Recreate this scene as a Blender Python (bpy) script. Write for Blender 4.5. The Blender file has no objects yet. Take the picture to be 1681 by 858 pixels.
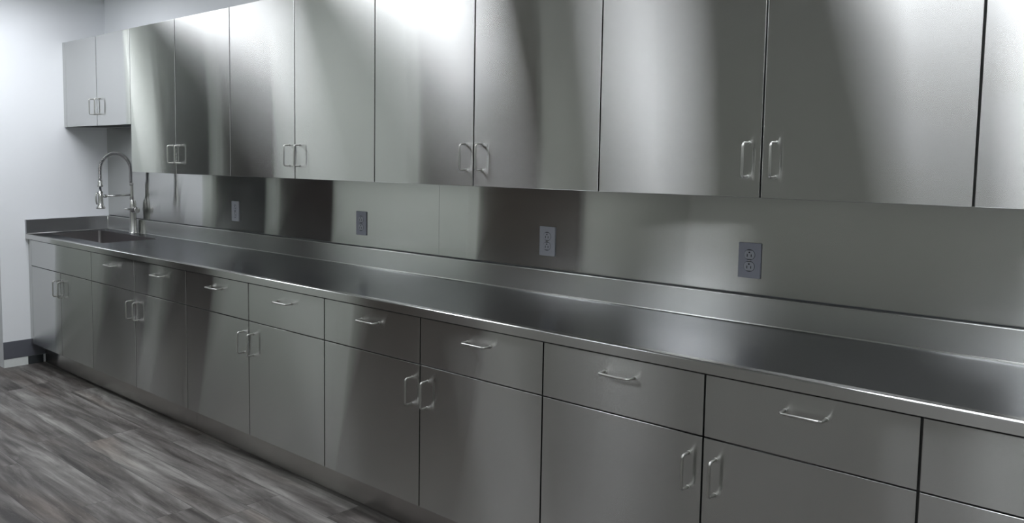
import bpy, bmesh, math
from mathutils import Vector
PI = math.pi
scene = bpy.context.scene
COL = scene.collection

# ------------------------------------------------------------------ camera
FPX, CX, CY = 1453.95, 527.51, 367.80
cam_d = bpy.data.cameras.new('camera'); cam = bpy.data.objects.new('camera', cam_d); COL.objects.link(cam)
cam.location = (5.9645, -2.9868, 1.5042)
yaw, pitch, roll = 0.8707, -0.0867, -0.0018
fw = Vector((-math.sin(yaw)*math.cos(pitch), math.cos(yaw)*math.cos(pitch), math.sin(pitch)))
rt = Vector((math.cos(yaw), math.sin(yaw), 0)); up = rt.cross(fw)
rt2 = rt*math.cos(roll) + up*math.sin(roll); up2 = up*math.cos(roll) - rt*math.sin(roll)
from mathutils import Matrix
cam.rotation_euler = Matrix((rt2, up2, -fw)).transposed().to_euler()
cam_d.sensor_fit = 'HORIZONTAL'; cam_d.sensor_width = 36.0
cam_d.lens = FPX/1681*36.0
cam_d.shift_x = (840.5-CX)/1681; cam_d.shift_y = -(429-CY)/1681
cam_d.clip_start = 0.05
scene.camera = cam

# ------------------------------------------------------------------ world, exposure
w = bpy.data.worlds.new('world'); scene.world = w; w.use_nodes = True
w.node_tree.nodes['Background'].inputs[0].default_value = (0.5, 0.55, 0.6, 1)
w.node_tree.nodes['Background'].inputs[1].default_value = 0.02
vs = scene.view_settings
vs.view_transform = 'Standard'; vs.look = 'None'; vs.gamma = 1; vs.use_curve_mapping = False
vs.exposure = 0.0
LIGHT_COLOR = (0.93, 0.955, 1.0)
LIGHT_POWER = 12.0
# x centre, y centre of each recessed ceiling fixture, size in x and y
LIGHTS = [(0.74, -1.16), (2.51, -1.16), (4.95, -1.16), (7.39, -1.16), (2.51, -3.60), (4.95, -3.60), (-2.40, -1.50), (7.39, -3.60)]

# ------------------------------------------------------------------ materials
def newmat(name):
    m = bpy.data.materials.new(name); m.use_nodes = True
    nt = m.node_tree; b = nt.nodes['Principled BSDF']
    return m, nt, b
def N(nt, t, **kw):
    n = nt.nodes.new(t)
    for k, v in kw.items():
        if k in n.inputs.keys(): n.inputs[k].default_value = v
        else: setattr(n, k, v)
    return n
def steel(name, col=(0.56, 0.57, 0.56), rh=0.07, rv=0.38, grain=(1, 0.2, 0), warp=0.0004, warp_scale=1.6, fade=0.03):
    """brushed sheet: sharp along the grain (rh), blurred across it (rv)"""
    m, nt, b = newmat(name); L = nt.links.new
    nt.nodes.remove(b); out = [n for n in nt.nodes if n.type == 'OUTPUT_MATERIAL'][0]
    g = nt.nodes.new('ShaderNodeBsdfAnisotropic'); g.distribution = 'BECKMANN'
    g2 = nt.nodes.new('ShaderNodeBsdfAnisotropic'); g2.distribution = 'GGX'
    mix = nt.nodes.new('ShaderNodeMixShader'); mix.inputs[0].default_value = 0.5
    L(g.outputs[0], mix.inputs[1]); L(g2.outputs[0], mix.inputs[2]); L(mix.outputs[0], out.inputs[0])
    geo = N(nt, 'ShaderNodeNewGeometry'); info = N(nt, 'ShaderNodeObjectInfo')
    r = math.sqrt(rh*rv); g.inputs['Anisotropy'].default_value = 1-rh/rv
    cmb = N(nt, 'ShaderNodeCombineXYZ'); cmb.inputs[0].default_value, cmb.inputs[1].default_value, cmb.inputs[2].default_value = grain
    L(cmb.outputs[0], g.inputs['Tangent'])
    sc = [520.0, 520.0, 520.0]
    for i in range(3):
        if abs(grain[i]) > .5: sc[i] = 9.0
    mp = N(nt, 'ShaderNodeMapping'); mp.inputs['Scale'].default_value = sc
    L(geo.outputs['Position'], mp.inputs['Vector'])
    nz = N(nt, 'ShaderNodeTexNoise'); nz.inputs['Scale'].default_value = 1.0; nz.inputs['Detail'].default_value = 2
    L(mp.outputs[0], nz.inputs['Vector'])
    big = N(nt, 'ShaderNodeTexNoise'); big.inputs['Scale'].default_value = 2.3; big.inputs['Detail'].default_value = 3
    L(geo.outputs['Position'], big.inputs['Vector'])
    mb = N(nt, 'ShaderNodeMath', operation='MULTIPLY_ADD'); mb.inputs[1].default_value = fade; mb.inputs[2].default_value = r - fade*.5
    L(big.outputs[0], mb.inputs[0]); L(mb.outputs[0], g.inputs['Roughness'])
    ramp = N(nt, 'ShaderNodeMix', data_type='RGBA')
    ramp.inputs[6].default_value = (*[c*.97 for c in col], 1); ramp.inputs[7].default_value = (*[min(1, c*1.03) for c in col], 1)
    L(nz.outputs[0], ramp.inputs[0]); L(ramp.outputs[2], g.inputs['Color'])
    if warp > 0:
        mp2 = N(nt, 'ShaderNodeMapping'); mp2.inputs['Scale'].default_value = (warp_scale, warp_scale, warp_scale*.55)
        off = N(nt, 'ShaderNodeVectorMath', operation='SCALE'); off.inputs[0].default_value = (31.7, 17.3, 11.1)
        L(info.outputs['Random'], off.inputs['Scale']); L(off.outputs[0], mp2.inputs['Location'])
        L(geo.outputs['Position'], mp2.inputs['Vector'])
        wz = N(nt, 'ShaderNodeTexNoise'); wz.inputs['Scale'].default_value = 1.0; wz.inputs['Detail'].default_value = 0
        L(mp2.outputs[0], wz.inputs['Vector'])
        bp = N(nt, 'ShaderNodeBump'); bp.inputs['Strength'].default_value = 1.0; bp.inputs['Distance'].default_value = warp
        L(wz.outputs[0], bp.inputs['Height']); L(bp.outputs[0], g.inputs['Normal'])
    for k in ('Color', 'Roughness', 'Normal', 'Tangent'):
        if g.inputs[k].is_linked: L(g.inputs[k].links[0].from_socket, g2.inputs[k])
    g2.inputs['Anisotropy'].default_value = g.inputs['Anisotropy'].default_value
    return m
def plain(name, col, rough=0.5, metal=0.0, noise=0.0, nscale=20, spec=0.5, bump=0.0):
    m, nt, b = newmat(name); L = nt.links.new
    b.inputs['Roughness'].default_value = rough; b.inputs['Metallic'].default_value = metal
    b.inputs['Specular IOR Level'].default_value = spec
    geo = N(nt, 'ShaderNodeNewGeometry')
    nz = N(nt, 'ShaderNodeTexNoise'); nz.inputs['Scale'].default_value = nscale; nz.inputs['Detail'].default_value = 4
    L(geo.outputs['Position'], nz.inputs['Vector'])
    mx = N(nt, 'ShaderNodeMix', data_type='RGBA')
    mx.inputs[6].default_value = (*[c*(1-noise) for c in col], 1); mx.inputs[7].default_value = (*[min(1, c*(1+noise)) for c in col], 1)
    L(nz.outputs[0], mx.inputs[0]); L(mx.outputs[2], b.inputs['Base Color'])
    if bump:
        bp = N(nt, 'ShaderNodeBump'); bp.inputs['Distance'].default_value = bump
        L(nz.outputs[0], bp.inputs['Height']); L(bp.outputs[0], b.inputs['Normal'])
    return m

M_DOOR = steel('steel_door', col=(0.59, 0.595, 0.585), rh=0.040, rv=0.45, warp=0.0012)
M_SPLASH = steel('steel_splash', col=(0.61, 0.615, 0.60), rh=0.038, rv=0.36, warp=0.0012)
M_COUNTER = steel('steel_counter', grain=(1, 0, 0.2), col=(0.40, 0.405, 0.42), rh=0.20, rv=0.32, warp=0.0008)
M_NOSE = steel('steel_rolled_edge', col=(0.58, 0.58, 0.57), rh=0.12, rv=0.42, warp=0)
M_UPSTAND = steel('steel_upstand', col=(0.60, 0.61, 0.59), rh=0.16, rv=0.42, warp=0.0006)
M_UPSTAND_SIDE = steel('steel_side', col=(0.45, 0.45, 0.47), rh=0.25, rv=0.4, grain=(0.2, 1, 0), warp=0)
M_BODY = steel('steel_carcass_darkened', col=(0.22, 0.23, 0.23), rh=0.3, rv=0.4, warp=0)  # steel darkened: the shade in the door gaps is put into its colour
M_KICK = steel('steel_kick', col=(0.50, 0.485, 0.47), rh=0.10, rv=0.34, warp=0.0006)
M_SINK = steel('steel_sink', col=(0.32, 0.305, 0.31), rh=0.38, rv=0.4, warp=0)
M_HANDLE = plain('brushed_nickel_rod', (0.52, 0.52, 0.50), 0.30, 1.0, 0.04, 120)
M_FAUCET = plain('faucet_nickel', (0.55, 0.55, 0.54), 0.27, 1.0, 0.05, 90)
M_HOSE = plain('black_rubber_hose', (0.02, 0.025, 0.04), 0.5)
M_PLATE = plain('grey_nylon_plate', (0.23, 0.24, 0.28), 0.42, 0, 0.03, 60)
M_PLATE2 = plain('light_grey_nylon_plate', (0.30, 0.31, 0.34), 0.42, 0, 0.03, 60)
M_RECEPT = plain('receptacle_nylon', (0.30, 0.31, 0.34), 0.4)
M_SLOT = plain('dark_slot', (0.012, 0.012, 0.014), 0.6)
M_SEAL_SHADE = plain('dark_sealant_and_shade', (0.035, 0.04, 0.045), 0.45)  # sealant colour, also used to paint the shade by the toe recess
M_WALL = plain('painted_wall', (0.82, 0.84, 0.87), 0.62, 0, 0.02, 3, 0.3, 0.0002)
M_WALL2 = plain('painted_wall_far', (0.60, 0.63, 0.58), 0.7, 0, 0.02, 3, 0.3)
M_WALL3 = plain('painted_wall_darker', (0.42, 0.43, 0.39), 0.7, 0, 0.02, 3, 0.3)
M_SIDEDOOR = plain('taupe_door', (0.056, 0.045, 0.036), 0.55, 0, 0.1, 5)
M_BASE = plain('grey_vinyl_base', (0.11, 0.115, 0.135), 0.4, 0, 0.06, 30)
M_WSTRIP = plain('white_plaster_strip', (0.72, 0.75, 0.74), 0.6, 0, 0.05, 40)
M_DARKDOOR = plain('dark_door', (0.010, 0.011, 0.010), 0.6, 0, 0.2, 5)
M_BROWNDOOR = plain('dark_brown_door', (0.020, 0.012, 0.010), 0.55, 0, 0.2, 5)
M_CARCASS_IN = plain('cabinet_gap_lining', (0.03, 0.03, 0.03), 0.6)

def emit(name, col, s):
    m, nt, b = newmat(name)
    b.inputs['Base Color'].default_value = (0.8, 0.8, 0.8, 1)
    b.inputs['Emission Color'].default_value = (*col, 1); b.inputs['Emission Strength'].default_value = s
    return m
M_LIGHT = emit('light_diffuser', LIGHT_COLOR, LIGHT_POWER)
M_FRAME = plain('white_enamel', (0.8, 0.8, 0.8), 0.4)

def floor_mat():
    m, nt, b = newmat('grey_vinyl_planks'); L = nt.links.new
    geo = N(nt, 'ShaderNodeNewGeometry')
    sep = N(nt, 'ShaderNodeSeparateXYZ'); L(geo.outputs['Position'], sep.inputs[0])
    def M(op, a=None, b_=None, c=None):
        n = N(nt, 'ShaderNodeMath', operation=op)
        for i, v in enumerate((a, b_, c)):
            if v is None: continue
            if isinstance(v, (int, float)): n.inputs[i].default_value = v
            else: L(v, n.inputs[i])
        return n.outputs[0]
    W, LEN = 0.18, 1.22
    row = M('FLOOR', M('DIVIDE', sep.outputs[1], W))
    wn = N(nt, 'ShaderNodeTexWhiteNoise', noise_dimensions='1D'); L(row, wn.inputs['W'])
    xs = M('ADD', M('DIVIDE', sep.outputs[0], LEN), wn.outputs[0])
    colm = M('FLOOR', xs)
    cb = N(nt, 'ShaderNodeCombineXYZ'); L(row, cb.inputs[0]); L(colm, cb.inputs[1])
    wn2 = N(nt, 'ShaderNodeTexWhiteNoise', noise_dimensions='3D'); L(cb.outputs[0], wn2.inputs['Vector'])
    # joint distance
    fy = M('FRACT', M('DIVIDE', sep.outputs[1], W)); fx = M('FRACT', xs)
    ey = M('MULTIPLY', M('MINIMUM', fy, M('SUBTRACT', 1.0, fy)), W)
    ex = M('MULTIPLY', M('MINIMUM', fx, M('SUBTRACT', 1.0, fx)), LEN)
    e = M('MINIMUM', ey, ex)
    joint = N(nt, 'ShaderNodeMapRange'); joint.inputs[1].default_value = 0.0004; joint.inputs[2].default_value = 0.0018
    L(e, joint.inputs[0])
    # grain, shifted per plank
    sh = N(nt, 'ShaderNodeVectorMath', operation='SCALE'); sh.inputs['Scale'].default_value = 37.0
    L(wn2.outputs['Color'], sh.inputs[0])
    ad = N(nt, 'ShaderNodeVectorMath', operation='ADD'); L(geo.outputs['Position'], ad.inputs[0]); L(sh.outputs[0], ad.inputs[1])
    def noise(scale, sx, sy, detail, dist=0.0, rough=.6):
        mp = N(nt, 'ShaderNodeMapping'); mp.inputs['Scale'].default_value = (sx, sy, 1)
        L(ad.outputs[0], mp.inputs['Vector'])
        n = N(nt, 'ShaderNodeTexNoise'); n.inputs['Scale'].default_value = scale; n.inputs['Detail'].default_value = detail
        n.inputs['Distortion'].default_value = dist; n.inputs['Roughness'].default_value = rough
        L(mp.outputs[0], n.inputs['Vector']); return n.outputs[0]
    g1 = noise(1.0, 1.1, 13, 4, 0.6, .5)      # broad streaks
    g2 = noise(1.0, 5, 110, 3, 0.4)        # fine fibre
    g3 = noise(1.0, 1.7, 8, 6, 1.6, .62)   # blotches
    s = M('ADD', M('ADD', M('MULTIPLY', g1, 0.75), M('MULTIPLY', g2, 0.16)), M('ADD', M('MULTIPLY', g3, 0.50), M('MULTIPLY', wn2.outputs[0], 0.14)))
    cr = N(nt, 'ShaderNodeValToRGB'); L(s, cr.inputs[0])
    el = cr.color_ramp.elements
    el[0].position = 0.58; el[0].color = (0.032, 0.028, 0.027, 1)
    el[1].position = 0.97; el[1].color = (0.30, 0.29, 0.275, 1)
    a = cr.color_ramp.elements.new(0.70); a.color = (0.088, 0.080, 0.076, 1)
    a = cr.color_ramp.elements.new(0.83); a.color = (0.165, 0.157, 0.150, 1)
    br = noise(1.0, 0.9, 3.0, 2)
    kn = noise(1.0, 1.6, 10.0, 3, 0.5, .5)
    knm = N(nt, 'ShaderNodeMapRange'); knm.inputs[1].default_value = 0.55; knm.inputs[2].default_value = 0.72; L(kn, knm.inputs[0])
    fl = noise(1.0, 22, 70, 3, 1.0, .6)
    flm = N(nt, 'ShaderNodeMapRange'); flm.inputs[1].default_value = 0.60; flm.inputs[2].default_value = 0.78; L(fl, flm.inputs[0])
    brm = N(nt, 'ShaderNodeMapRange'); brm.inputs[1].default_value = 0.55; brm.inputs[2].default_value = 0.75; L(br, brm.inputs[0])
    mxb = N(nt, 'ShaderNodeMix', data_type='RGBA', blend_type='MULTIPLY'); L(M('MULTIPLY', brm.outputs[0], 0.8), mxb.inputs[0])
    L(cr.outputs[0], mxb.inputs[6]); mxb.inputs[7].default_value = (1.0, 0.86, 0.76, 1)
    mk = N(nt, 'ShaderNodeMix', data_type='RGBA'); L(M('MULTIPLY', knm.outputs[0], 0.82), mk.inputs[0])
    L(mxb.outputs[2], mk.inputs[6]); mk.inputs[7].default_value = (0.030, 0.027, 0.027, 1)
    mf = N(nt, 'ShaderNodeMix', data_type='RGBA'); L(M('MULTIPLY', flm.outputs[0], 0.35), mf.inputs[0])
    L(mk.outputs[2], mf.inputs[6]); mf.inputs[7].default_value = (0.30, 0.29, 0.27, 1)
    mxj = N(nt, 'ShaderNodeMix', data_type='RGBA'); L(joint.outputs[0], mxj.inputs[0])
    mxj.inputs[6].default_value = (0.05, 0.048, 0.047, 1); L(mf.outputs[2], mxj.inputs[7])
    L(mxj.outputs[2], b.inputs['Base Color'])
    b.inputs['Roughness'].default_value = 0.42
    b.inputs['Specular IOR Level'].default_value = 0.35
    hb = M('ADD', M('MULTIPLY', g2, 0.5), joint.outputs[0])
    bp = N(nt, 'ShaderNodeBump'); bp.inputs['Distance'].default_value = 0.0006; bp.inputs['Strength'].default_value = 0.7
    L(hb, bp.inputs['Height']); L(bp.outputs[0], b.inputs['Normal'])
    return m
M_FLOOR = floor_mat()

def ceil_mat():
    m, nt, b = newmat('ceiling_tiles'); L = nt.links.new
    geo = N(nt, 'ShaderNodeNewGeometry')
    br = N(nt, 'ShaderNodeTexBrick'); br.offset = 0.0; br.inputs['Scale'].default_value = 1
    br.inputs['Brick Width'].default_value = 0.61; br.inputs['Row Height'].default_value = 0.61; br.inputs['Mortar Size'].default_value = 0.012
    br.inputs['Color1'].default_value = (0.72, 0.73, 0.71, 1); br.inputs['Color2'].default_value = (0.70, 0.71, 0.70, 1); br.inputs['Mortar'].default_value = (0.8, 0.8, 0.8, 1)
    L(geo.outputs['Position'], br.inputs['Vector']); L(br.outputs[0], b.inputs['Base Color'])
    b.inputs['Roughness'].default_value = 0.9
    return m
M_CEIL = ceil_mat()

# ------------------------------------------------------------------ mesh helpers
def add_box(bm, x0, x1, y0, y1, z0, z1, bev=0.0, seg=2):
    vs_ = [bm.verts.new((x, y, z)) for x in (x0, x1) for y in (y0, y1) for z in (z0, z1)]
    idx = [(0, 1, 3, 2), (4, 6, 7, 5), (0, 4, 5, 1), (2, 3, 7, 6), (0, 2, 6, 4), (1, 5, 7, 3)]
    fs = [bm.faces.new([vs_[i] for i in f]) for f in idx]
    if bev > 0:
        es = list({e for f in fs for e in f.edges})
        bmesh.ops.bevel(bm, geom=es, offset=bev, segments=seg, affect='EDGES', profile=0.5)
def add_tube(bm, pts, r, seg=10, cap=True):
    pts = [Vector(p) for p in pts]; n = len(pts)
    rr = r if isinstance(r, (list, tuple)) else [r]*n
    t0 = (pts[1]-pts[0]).normalized()
    ref = Vector((0, 0, 1)) if abs(t0.z) < .9 else Vector((1, 0, 0))
    u = t0.cross(ref).normalized(); rings = []
    for i, p in enumerate(pts):
        if i == 0: t = t0
        elif i == n-1: t = (pts[-1]-pts[-2]).normalized()
        else: t = ((pts[i+1]-p).normalized() + (p-pts[i-1]).normalized()).normalized()
        u = (u - t*u.dot(t)).normalized(); v = t.cross(u)
        rings.append([bm.verts.new(p + (u*math.cos(a)+v*math.sin(a))*rr[i]) for a in [2*PI*k/seg for k in range(seg)]])
    for a, b in zip(rings, rings[1:]):
        for k in range(seg):
            f = bm.faces.new((a[k], a[(k+1) % seg], b[(k+1) % seg], b[k])); f.smooth = True
    if cap:
        bm.faces.new(list(reversed(rings[0]))); bm.faces.new(rings[-1])
def add_lathe(bm, c, axis, prof, seg=24):
    """prof: list of (distance along the axis, radius)"""
    c = Vector(c); ax = Vector(axis).normalized()
    add_tube_profile(bm, c, ax, prof, seg)
def add_tube_profile(bm, c, ax, prof, seg):
    ref = Vector((0, 0, 1)) if abs(ax.z) < .9 else Vector((1, 0, 0))
    u = ax.cross(ref).normalized(); v = ax.cross(u); rings = []
    for d, r in prof:
        rings.append([bm.verts.new(c+ax*d+(u*math.cos(a)+v*math.sin(a))*max(r, 1e-5)) for a in [2*PI*k/seg for k in range(seg)]])
    for a, b in zip(rings, rings[1:]):
        for k in range(seg):
            f = bm.faces.new((a[k], a[(k+1) % seg], b[(k+1) % seg], b[k])); f.smooth = True
    bm.faces.new(list(reversed(rings[0]))); bm.faces.new(rings[-1])
def add_extrude_x(bm, prof, x0, x1):
    """closed (y,z) profile extruded along x"""
    a = [bm.verts.new((x0, y, z)) for y, z in prof]; b = [bm.verts.new((x1, y, z)) for y, z in prof]; n = len(prof)
    for i in range(n): bm.faces.new((a[i], a[(i+1) % n], b[(i+1) % n], b[i]))
    bm.faces.new(list(reversed(a))); bm.faces.new(b)
def obj(name, bm, m, parent=None):
    bmesh.ops.recalc_face_normals(bm, faces=bm.faces[:])
    me = bpy.data.meshes.new(name); bm.to_mesh(me); bm.free(); me.materials.append(m)
    o = bpy.data.objects.new(name, me); COL.objects.link(o)
    if parent is not None: o.parent = parent
    return o
def tag(o, label, cat, group=None):
    o['label'] = label; o['category'] = cat
    if group: o['group'] = group
    return o
def struct(name, bm, m, parent=None, label=None):
    o = obj(name, bm, m, parent)
    if parent is None: o['kind'] = 'structure'
    if label: o['label'] = label
    return o
def thing(name, label, cat, loc, group=None):
    o = bpy.data.objects.new(name, None); COL.objects.link(o); o.location = loc; o.empty_display_size = .1
    return tag(o, label, cat, group)
def local(parent, bmfn):
    """build in world coordinates, store relative to the parent's location"""
    bm = bmesh.new(); bmfn(bm)
    bmesh.ops.translate(bm, verts=bm.verts[:], vec=-Vector(world_loc(parent)))
    return bm
def world_loc(o):
    v = Vector((0, 0, 0))
    while o is not None: v += Vector(o.location); o = o.parent
    return v
def part(name, fn, m, parent): return obj(name, local(parent, fn), m, parent)
def boxfn(*a, **k): return lambda bm: add_box(bm, *a, **k)

# ------------------------------------------------------------------ dimensions
W0, DW = 0.9749, 0.5466
XB = [W0+DW*i+d for i, d in enumerate([-.0024, -.0034, -.0022, .0039, .0051, .0099, .0110, .0030, -.0248])]
XU = [W0+DW*i+d for i, d in enumerate([.0013, -.0085, -.0028, -.0030, .0057, .0126, .0157, .0064, -.0205])]
XEND = XB[8]+2*DW            # right end of the run, outside the frame
YB, YU, YC, YK = -.6142, -.3281, -.6325, -.5271
ZG, ZK, ZU, ZS, ZT = .696, .1472, .3506+1, 1.6466, 2.2337
ZC = .914; CEIL = 2.60; YF = -2.1; YFAR = -5.4; XC = 1.63; WALLEND = -.81

# ------------------------------------------------------------------ structure
def B(*a, **k):
    bm = bmesh.new(); add_box(bm, *a, **k); return bm
struct('floor', B(-5.2, 9.2, YFAR-.1, .12, -.06, 0), M_FLOOR)
struct('ceiling', B(-5.2, 9.2, YFAR-.1, .12, CEIL, CEIL+.06), M_CEIL)
struct('wall_back', B(0, 9.2, 0, .12, 0, CEIL), M_WALL)
struct('wall_left', B(-5.2, 0, WALLEND, .12, 0, CEIL), M_WALL)
struct('wall_right', B(9.1, 9.2, YFAR, 0, 0, CEIL), M_WALL2)
struct('wall_far', B(XC, 9.2, YFAR-.1, YFAR, 0, CEIL), M_WALL3)
struct('wall_corridor_end', B(-5.2, -5.1, YF, WALLEND, 0, CEIL), M_WALL2)
def walls_front():
    bm = bmesh.new()
    D1, D2, H = (-1.85, -.90), (-.76, .10), 2.13
    for x0, x1 in ((-5.2, D1[0]), (D1[1], D2[0]), (D2[1], XC)): add_box(bm, x0, x1, YF-.12, YF, 0, CEIL)
    for x0, x1 in (D1, D2): add_box(bm, x0, x1, YF-.12, YF, H, CEIL)
    struct('wall_front', bm, M_WALL2)
    o = struct('door_1', B(D1[0]+.01, D1[1]-.01, YF-.10, YF-.05, .005, H-.005, bev=.003), M_DARKDOOR)
    o = struct('door_2', B(D2[0]+.01, D2[1]-.01, YF-.10, YF-.05, .005, H-.005, bev=.003), M_BROWNDOOR)
    # side return of the opposite wall, with a dark double door
    S = (-3.63, YF-.125)
    bm = bmesh.new()
    add_box(bm, XC-.12, XC, YFAR, S[0], 0, CEIL); add_box(bm, XC-.12, XC, S[0], YF-.12, H, CEIL)
    struct('wall_side', bm, M_WALL3)
    struct('door_3', B(XC-.09, XC-.04, S[0]+.01, S[1]-.01, +0.005, H-.005, bev=.003), M_SIDEDOOR)
walls_front()
bm = bmesh.new(); add_box(bm, 0, .006, WALLEND, -.0, .058, .178, bev=.002)
struct('baseboard_left', bm, M_BASE)
bm = bmesh.new(); add_box(bm, 0, .005, WALLEND, -.64, .0, .056)
struct('trim_1', bm, M_WSTRIP)
bm = bmesh.new(); add_box(bm, 0, .005, -.638, -.53, .0, .056)
struct('recess_shade_strip', bm, M_SEAL_SHADE)  # dark strip painting the shade of the toe recess, no real trim

# ------------------------------------------------------------------ ceiling fixtures
def ceiling_light(x, y, label, sx=.60, sy=1.20):
    t = thing('ceiling_light', label, 'light', (x, y, CEIL), 'recessed ceiling fixtures')
    def fr(bm):
        z0, z1 = CEIL-.022, CEIL-.001; a, b_, c = sx/2, sy/2, .03
        add_box(bm, x-a, x+a, y-b_, y-b_+c, z0, z1, bev=.003); add_box(bm, x-a, x+a, y+b_-c, y+b_, z0, z1, bev=.003)
        add_box(bm, x-a, x-a+c, y-b_+c, y+b_-c, z0, z1, bev=.003); add_box(bm, x+a-c, x+a, y-b_+c, y+b_-c, z0, z1, bev=.003)
    part('frame', fr, M_FRAME, t)
    part('diffuser', boxfn(x-sx/2+.031, x+sx/2-.031, y-sy/2+.031, y+sy/2-.031, CEIL-.012, CEIL-.002), M_LIGHT, t)
LNAMES = {0: 'recessed white ceiling light above the sink end of the counter', 1: 'recessed white ceiling light above the second and third wall cabinets',
          2: 'recessed white ceiling light above the right end of the counter', 4: 'recessed white ceiling light behind the counter run, left of the camera',
          5: 'recessed white ceiling light right beside the camera', 6: 'recessed white ceiling light deep in the corridor', 3: 'recessed white ceiling light at the far right, over the counter run', 7: 'recessed white ceiling light at the far right corner of the room'}
for i, (x, y) in enumerate(LIGHTS):
    if y < 0: ceiling_light(x, y, LNAMES[i])

# ------------------------------------------------------------------ handles and doors
def rod_path(mount_a, mount_b, out, rc=.010):
    """D-shaped pull: two legs standing off the face and a straight grip, rounded bends"""
    a, b_ = Vector(mount_a), Vector(mount_b); o = Vector(out); d = (b_-a).normalized(); on = o.normalized()
    pts = [a]
    c0 = a+o; 
    for k in range(6):
        t = k/5*PI/2; pts.append(c0 - on*rc + d*rc + (on*math.sin(t) - d*math.cos(t))*rc)
    c1 = b_+o
    for k in range(6):
        t = k/5*PI/2; pts.append(c1 - on*rc - d*rc + (d*math.sin(t) + on*math.cos(t))*rc)
    pts.append(b_); return pts
def handle(parent, a, b_, yface):
    def fn(bm):
        pts = rod_path((a[0], yface-.0005, a[1]), (b_[0], yface-.0005, b_[1]), (0, -.036, 0))
        add_tube(bm, pts, .0038, 12)
        for p in (a, b_): add_lathe(bm, (p[0], yface-.0003, p[1]), (0, -1, 0), [(0, .0058), (.0015, .0058), (.002, .0045)], 14)
    return part('handle', fn, M_HANDLE, parent)
T = .019
def door_panel(name, parent, x0, x1, z0, z1, yface, hx=None, hz=None, horiz=False):
    g = .0026
    d = part(name, boxfn(x0+g, x1-g, yface, yface+T, z0+g*.8, z1-g*.8, bev=.0013, seg=2), M_DOOR, parent)
    if hx is not None:
        if horiz: handle(d, (hx-.05, hz), (hx+.05, hz), yface)
        else: handle(d, (hx, hz-.05), (hx, hz+.05), yface)
    return d
def carcass(bm, x0, x1, y0, y1, z0, z1, rails=(), open_top=False):
    """open-fronted box: sides, back, bottom, top, front stiles behind the door gaps"""
    t = .018; e = .0005
    add_box(bm, x0+e, x0+t, y0, y1, z0, z1); add_box(bm, x1-t, x1-e, y0, y1, z0, z1)
    add_box(bm, x0+t, x1-t, y0, y1, z0, z0+t); (None if open_top else add_box(bm, x0+t, x1-t, y0, y1, z1-t, z1))
    add_box(bm, x0+t, x1-t, y1-.008, y1, z0+t, z1-t)
    xm = (x0+x1)/2
    add_box(bm, xm-.02, xm+.02, y0, y0+.02, z0+t, z1-t)
    for z in rails: add_box(bm, x0+t, x1-t, y0, y0+.019, z-.02, z+.02)

# ------------------------------------------------------------------ base cabinets
HZ, DZ = .590, .820
def base_cabinet(x0, xm, x1, label, sink=False):
    t = thing('base_cabinet', label, 'cabinet', (x0, YB+T, ZK), 'base cabinets under the counter')
    ztop = .8795
    part('body', lambda bm: carcass(bm, x0, x1, YB+T+.0008, -.002, ZK, ztop-.001, rails=(ZG,), open_top=sink), M_BODY, t)
    zt = .875
    if sink:
        part('filler_strip', boxfn(x0+.0008, x0+.05, YB, YB+T, ZK, zt, bev=.001), M_DOOR, t)
        xl = x0+.05
        door_panel('false_front', t, xl, x1, ZG, zt, YB)
    else:
        xl = x0
        door_panel('drawer', t, xl, xm, ZG, zt, YB, (xl+xm)/2+.005, DZ, True)
        door_panel('drawer', t, xm, x1, ZG, zt, YB, (xm+x1)/2+.005, DZ, True)
    door_panel('door', t, xl, xm, ZK, ZG, YB, xm-.040, HZ)
    door_panel('door', t, xm, x1, ZK, ZG, YB, xm+.038, HZ)
    return t
base_cabinet(0.0, .522, XB[0], 'stainless steel base cabinet under the sink, handleless front over two doors', sink=True)
BL = ['stainless steel base cabinet with two drawers, immediately right of the sink cabinet',
      'stainless steel base cabinet with two drawers and two doors, third from the left wall',
      'stainless steel base cabinet below the second wall outlet, middle of the lower row',
      'stainless steel base cabinet with wide pale front, second from the right edge of the photo',
      'stainless steel base cabinet cut off by the right edge of the photo']
bx = XB + [XB[8]+DW, XB[8]+2*DW]
for k in range(5): base_cabinet(bx[2*k], bx[2*k+1], bx[2*k+2], BL[k])

def kick(x0, x1, label):
    bm = bmesh.new(); add_box(bm, x0, x1, YK, YK+.012, .006, ZK-.001, bev=.0008)
    return tag(obj('toe_kick', bm, M_KICK), label, 'toe kick', 'toe kick panels')
kick(.035, 2.0155, 'recessed steel toe kick panel under the sink end of the cabinets')
kick(2.0165, XEND, 'long recessed steel toe kick panel under the middle and right base cabinets')

# ------------------------------------------------------------------ wall cabinets
UHZ = 1.465
def wall_cabinet(x0, xm, x1, z0, label, hz, filler=False):
    t = thing('wall_cabinet', label, 'cabinet', (x0, YU+T, z0), 'wall cabinets above the counter')
    part('body', lambda bm: carcass(bm, x0, x1, YU+T+.0008, -.004, z0+.002, ZT-.001), M_BODY, t)
    xl = x0
    if filler:
        part('filler_strip', boxfn(x0+.0008, x0+.045, YU, YU+T, z0, ZT, bev=.001), M_DOOR, t); xl = x0+.045
    door_panel('door', t, xl, xm, z0, ZT, YU, xm-.039, hz)
    door_panel('door', t, xm, x1, z0, ZT, YU, xm+.040, hz)
wall_cabinet(0.0, .517, XU[0], ZS, 'short stainless steel wall cabinet above the sink and faucet', 1.773, True)
UL = ['tall stainless steel wall cabinet next to the short cabinet over the sink',
      'tall stainless steel wall cabinet above the two left outlets, third from the left wall',
      'tall stainless steel wall cabinet in the middle, fourth from the left wall',
      'tall stainless steel wall cabinet above the two right outlets, widest in the photo',
      'tall stainless steel wall cabinet cut off by the right edge of the photo']
ux = XU + [XU[8]+DW, XU[8]+2*DW]
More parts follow.
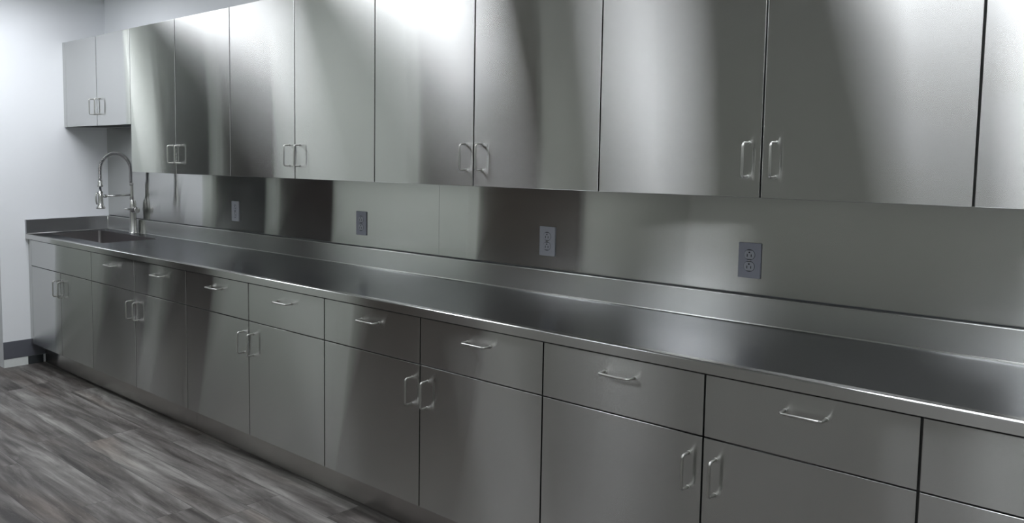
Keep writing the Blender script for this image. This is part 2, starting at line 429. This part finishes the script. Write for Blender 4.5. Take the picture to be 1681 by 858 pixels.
for k in range(5): wall_cabinet(ux[2*k], ux[2*k+1], ux[2*k+2], ZU, UL[k], UHZ)

# ------------------------------------------------------------------ countertop
SX0, SX1, SY0, SY1 = .105, .915, -.505, -.122      # sink cut-out
YS, ZSP = -.0216, 1.0103
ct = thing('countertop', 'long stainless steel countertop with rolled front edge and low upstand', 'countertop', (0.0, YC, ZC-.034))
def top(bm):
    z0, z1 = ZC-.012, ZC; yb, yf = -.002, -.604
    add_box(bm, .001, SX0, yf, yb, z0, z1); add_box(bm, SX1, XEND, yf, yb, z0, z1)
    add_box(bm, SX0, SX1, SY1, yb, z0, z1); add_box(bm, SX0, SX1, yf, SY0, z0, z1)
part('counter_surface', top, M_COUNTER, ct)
def nose(bm):
    r = .005; zb = .8802
    prof = [(-.604, ZC)] + [(YC+r-r*math.sin(a), ZC-r+r*math.cos(a)) for a in [PI/2*k/8 for k in range(9)]]
    prof += [(YC, zb+.001), (YC+.001, zb), (YC+.012, zb), (YC+.012, ZC-.012), (-.604, ZC-.012)]
    add_extrude_x(bm, prof, .001, XEND)
    for f in bm.faces:
        if len(f.verts) == 4: f.smooth = False
part('front_edge', nose, M_NOSE, ct)
def upst(bm):
    r = .004
    prof = [(-.003, ZC+.0002), (YS-.004, ZC+.0002), (YS-.001, ZC+.002), (YS, ZC+.006)] + [(YS+r-r*math.cos(a), ZSP-r+r*math.sin(a)) for a in [PI/2*k/5 for k in range(6)]] + [(-.003, ZSP)]
    add_extrude_x(bm, prof, .0225, XEND)
part('upstand', upst, M_UPSTAND, ct)
def upst_l(bm):
    add_box(bm, .0003, .022, YC, -.003, ZC+.0002, ZSP, bev=.0015, seg=2)
part('side_upstand', upst_l, M_UPSTAND_SIDE, ct)

part('corner_weld', lambda bm: (add_tube(bm, [(.0235, YS-.0015, ZC+.001), (.0235, YS-.0015, ZSP-.002)], .0020, 8), add_tube(bm, [(.0235, YS-.002, ZC+.0012), (.0235, YC+.008, ZC+.0012)], .0015, 8)), M_HANDLE, ct)
# ------------------------------------------------------------------ sink
sk = thing('sink', 'rectangular stainless steel sink basin sunk into the left end of the countertop', 'sink', ((SX0+SX1)/2, (SY0+SY1)/2, ZC-.26))
def basin(bm):
    x0, x1, y0, y1 = SX0+.001, SX1-.001, SY0+.001, SY1-.001; z1, z0 = ZC-.0005, ZC-.25; rc = .022
    def ring(z, ins, r):
        out = []
        for cx_, cy_, a0 in ((x1-ins-r, y1-ins-r, 0), (x0+ins+r, y1-ins-r, PI/2), (x0+ins+r, y0+ins+r, PI), (x1-ins-r, y0+ins+r, 1.5*PI)):
            for k in range(6):
                a = a0+PI/2*k/5; out.append(bm.verts.new((cx_+r*math.cos(a), cy_+r*math.sin(a), z)))
        return out
    spec = [(z1, 0, rc), (z0+.02, .004, rc), (z0+.005, .010, rc), (z0, .026, rc)]
    inner = [ring(*s) for s in spec]; outer = [ring(z-(.003 if i else 0), ins-.0, r) for i, (z, ins, r) in enumerate(spec)]
    for ra, rb in zip(inner, inner[1:]):
        n = len(ra)
        for k in range(n):
            f = bm.faces.new((ra[k], ra[(k+1) % n], rb[(k+1) % n], rb[k])); f.smooth = True
    bm.faces.new(inner[-1])
    for r_ in outer:
        for v in r_: bm.verts.remove(v)
bo = part('basin', basin, M_SINK, sk)
for f in bo.data.polygons: pass
def drain(bm): add_lathe(bm, ((SX0+SX1)/2, (SY0+SY1)/2, ZC-.2498), (0, 0, 1), [(0, .055), (.002, .055), (.003, .045), (.001, .035), (.001, .0)], 28)
part('drain', drain, M_FAUCET, sk)

# ------------------------------------------------------------------ faucet
FX, FY = .468, -.056
fc = thing('faucet', 'brushed nickel pull-down spring faucet standing behind the sink', 'faucet', (FX, FY, ZC))
part('body', lambda bm: add_lathe(bm, (FX, FY, ZC+.0003), (0, 0, 1), [(0, .030), (.004, .030), (.007, .0265), (.01, .025), (.125, .0235), (.150, .0245), (.165, .0255), (.190, .0250), (.214, .0240), (.228, .0180), (.238, .0145)], 28), M_FAUCET, fc)
part('column', lambda bm: add_lathe(bm, (FX, FY-.006, ZC+.236), (0, 0, 1), [(0, .0145), (.02, .0138), (.09, .0125), (.100, .0125), (.103, .0145), (.112, .0145)], 22), M_FAUCET, fc)
def valve(bm):
    add_lathe(bm, (FX-.034, FY, ZC+.163), (1, 0.0, 0), [(0, .012), (.003, .016), (.015, .021), (.05, .024), (.075, .024), (.078, .022), (.095, .022), (.098, .019), (.100, .012), (.101, .0)], 24)
part('valve', valve, M_FAUCET, fc)
def lever(bm):
    add_tube(bm, [(FX+.055, FY, ZC+.166), (FX+.052, FY-.02, ZC+.169), (FX+.045, FY-.055, ZC+.172), (FX+.040, FY-.085, ZC+.173)], [.010, .008, .006, .0045], 12)
part('lever', lever, M_FAUCET, fc)
YA, R_, ZA = -.181, .1135, 1.350
def arc_pts(zr, zl, n=60):
    pts = []
    m = 12
    for k in range(m): pts.append((FX, YA+R_, zr+(ZA-zr)*k/m))
    for k in range(n+1):
        a = PI*k/n; pts.append((FX, YA+R_*math.cos(a), ZA+R_*math.sin(a)))
    for k in range(1, m+1): pts.append((FX, YA-R_, ZA+(zl-ZA)*k/m))
    return [Vector(p) for p in pts]
def coil(bm):
    path = arc_pts(1.252, 1.275); L_ = [0]
    for a, b_ in zip(path, path[1:]): L_.append(L_[-1]+(b_-a).length)
    tot = L_[-1]; turns = 52; per = 12; pts = []
    j = 0
    for i in range(turns*per+1):
        s = tot*i/(turns*per)
        while j < len(L_)-2 and L_[j+1] < s: j += 1
        f = (s-L_[j])/(L_[j+1]-L_[j]); p = path[j].lerp(path[j+1], f); t = (path[j+1]-path[j]).normalized()
        u = Vector((1, 0, 0)); v = t.cross(u); a = 2*PI*i/per
        pts.append(p+(u*math.cos(a)+v*math.sin(a))*.0125)
    add_tube(bm, pts, .0023, 6)
part('spring', coil, M_FAUCET, fc)
part('hose', lambda bm: add_tube(bm, arc_pts(1.245, 1.21), .0078, 12), M_HOSE, fc)
YN = YA-R_
part('spring_collar', lambda bm: add_lathe(bm, (FX, YN, 1.282), (0, 0, -1), [(0, .013), (.006, .0155), (.022, .015), (.032, .019), (.038, .019), (.040, .012)], 20), M_FAUCET, fc)
part('spray_head', lambda bm: add_lathe(bm, (FX, YN, 1.225), (0, 0, -1), [(0, .009), (.012, .010), (.014, .017), (.05, .018), (.09, .018), (.105, .021), (.118, .029), (.124, .031), (.130, .030), (.131, .02)], 24), M_FAUCET, fc)
part('spray_trigger', lambda bm: add_tube(bm, [(FX, YN-.018, 1.205), (FX, YN-.030, 1.195), (FX, YN-.032, 1.15), (FX, YN-.026, 1.125)], [.005, .006, .006, .004], 10), M_FAUCET, fc)
def arm(bm):
    add_tube(bm, [(FX, FY-.014, 1.180), (FX, YN+.045, 1.178)], .0065, 12)
    add_lathe(bm, (FX, YN+.046, 1.178), (0, -1, 0), [(0, .0065), (.004, .011), (.018, .011), (.024, .007), (.029, .007)], 16)
part('support_arm', arm, M_FAUCET, fc)

# ------------------------------------------------------------------ splash panels on the wall
def splash(x0, x1, label, tall=None):
    bm = bmesh.new()
    prof = [(x0, ZSP-.012), (x1, ZSP-.012), (x1, ZU+.01)]
    if tall: prof += [(tall, ZU+.01), (tall, ZS-.002), (x0, ZS-.002)]
    else: prof += [(x0, ZU+.01)]
    a = [bm.verts.new((x, -.003, z)) for x, z in prof]; b_ = [bm.verts.new((x, -.0004, z)) for x, z in prof]; n = len(a)
    for i in range(n): bm.faces.new((a[i], a[(i+1) % n], b_[(i+1) % n], b_[i]))
    bm.faces.new(a); bm.faces.new(list(reversed(b_)))
    return tag(obj('splash_panel', bm, M_SPLASH), label, 'wall panel', 'steel splash panels')
splash(.002, 3.2505, 'stainless steel splash panel behind the faucet and the two left outlets', tall=W0)
splash(3.2515, XEND, 'stainless steel splash panel behind the two right outlets')
bm = bmesh.new(); add_box(bm, .0225, XEND, -.0095, -.0031, ZSP+.0002, ZSP+.004, bev=.001)
tag(obj('sealant_bead', bm, M_SEAL_SHADE), 'dark sealant and painted reflection line along the top of the counter upstand', 'sealant')  # caulk line, with the ledge's dark reflection put into the same colour

# ------------------------------------------------------------------ outlets
def outlet(xc, zc, label, pm=M_PLATE):
    t = thing('power_outlet', label, 'outlet', (xc, -.003, zc), 'duplex outlets in the splash')
    y = -.0031
    part('cover_plate', boxfn(xc-.037, xc+.037, y-.0055, y, zc-.059, zc+.059, bev=.0022, seg=2), pm, t)
    for s in (1, -1):
        cz = zc+s*.0195
        def face(bm):
            prof = []
            for k in range(28):
                a = 2*PI*k/28; px, pz = .0172*math.cos(a), .0172*math.sin(a); prof.append((px, max(-.0142, min(.0142, pz))))
            a_ = [bm.verts.new((xc+p, y-.0072, cz+q)) for p, q in prof]; b_ = [bm.verts.new((xc+p, y-.0056, cz+q)) for p, q in prof]
            for i in range(28): bm.faces.new((a_[i], a_[(i+1) % 28], b_[(i+1) % 28], b_[i]))
            bm.faces.new(a_); bm.faces.new(b_)
        part('receptacle_gap', lambda bm: add_lathe(bm, (xc, y-.0055, cz), (0, -1, 0), [(0, .0183), (.0004, .0183)], 28), M_SEAL_SHADE, t)
        rc = part('receptacle', face, M_RECEPT, t)
        part('slot', boxfn(xc-.0078, xc-.0052, y-.0076, y-.0073, cz-.0075, cz+.0020), M_SLOT, rc)
        part('slot', boxfn(xc+.0052, xc+.0078, y-.0076, y-.0073, cz-.0070, cz+.0015), M_SLOT, rc)
        part('ground_hole', lambda bm: add_lathe(bm, (xc, y-.0073, cz+.0078), (0, -1, 0), [(0, .0028), (.0004, .0028)], 12), M_SLOT, rc)
    part('screw', lambda bm: add_lathe(bm, (xc, y-.0056, zc), (0, -1, 0), [(0, .003), (.0008, .0028), (.001, .002)], 12), M_FAUCET, t)
outlet(1.637, 1.128, 'light grey wall outlet nearest the faucet, leftmost of four', M_PLATE2)
outlet(2.735, 1.127, 'grey wall outlet second from the faucet, under the third wall cabinet')
outlet(3.8387, 1.1256, 'grey wall outlet with pale edge, second from the right', M_PLATE2)
outlet(4.6425, 1.1256, 'dark-edged grey wall outlet, rightmost of four')
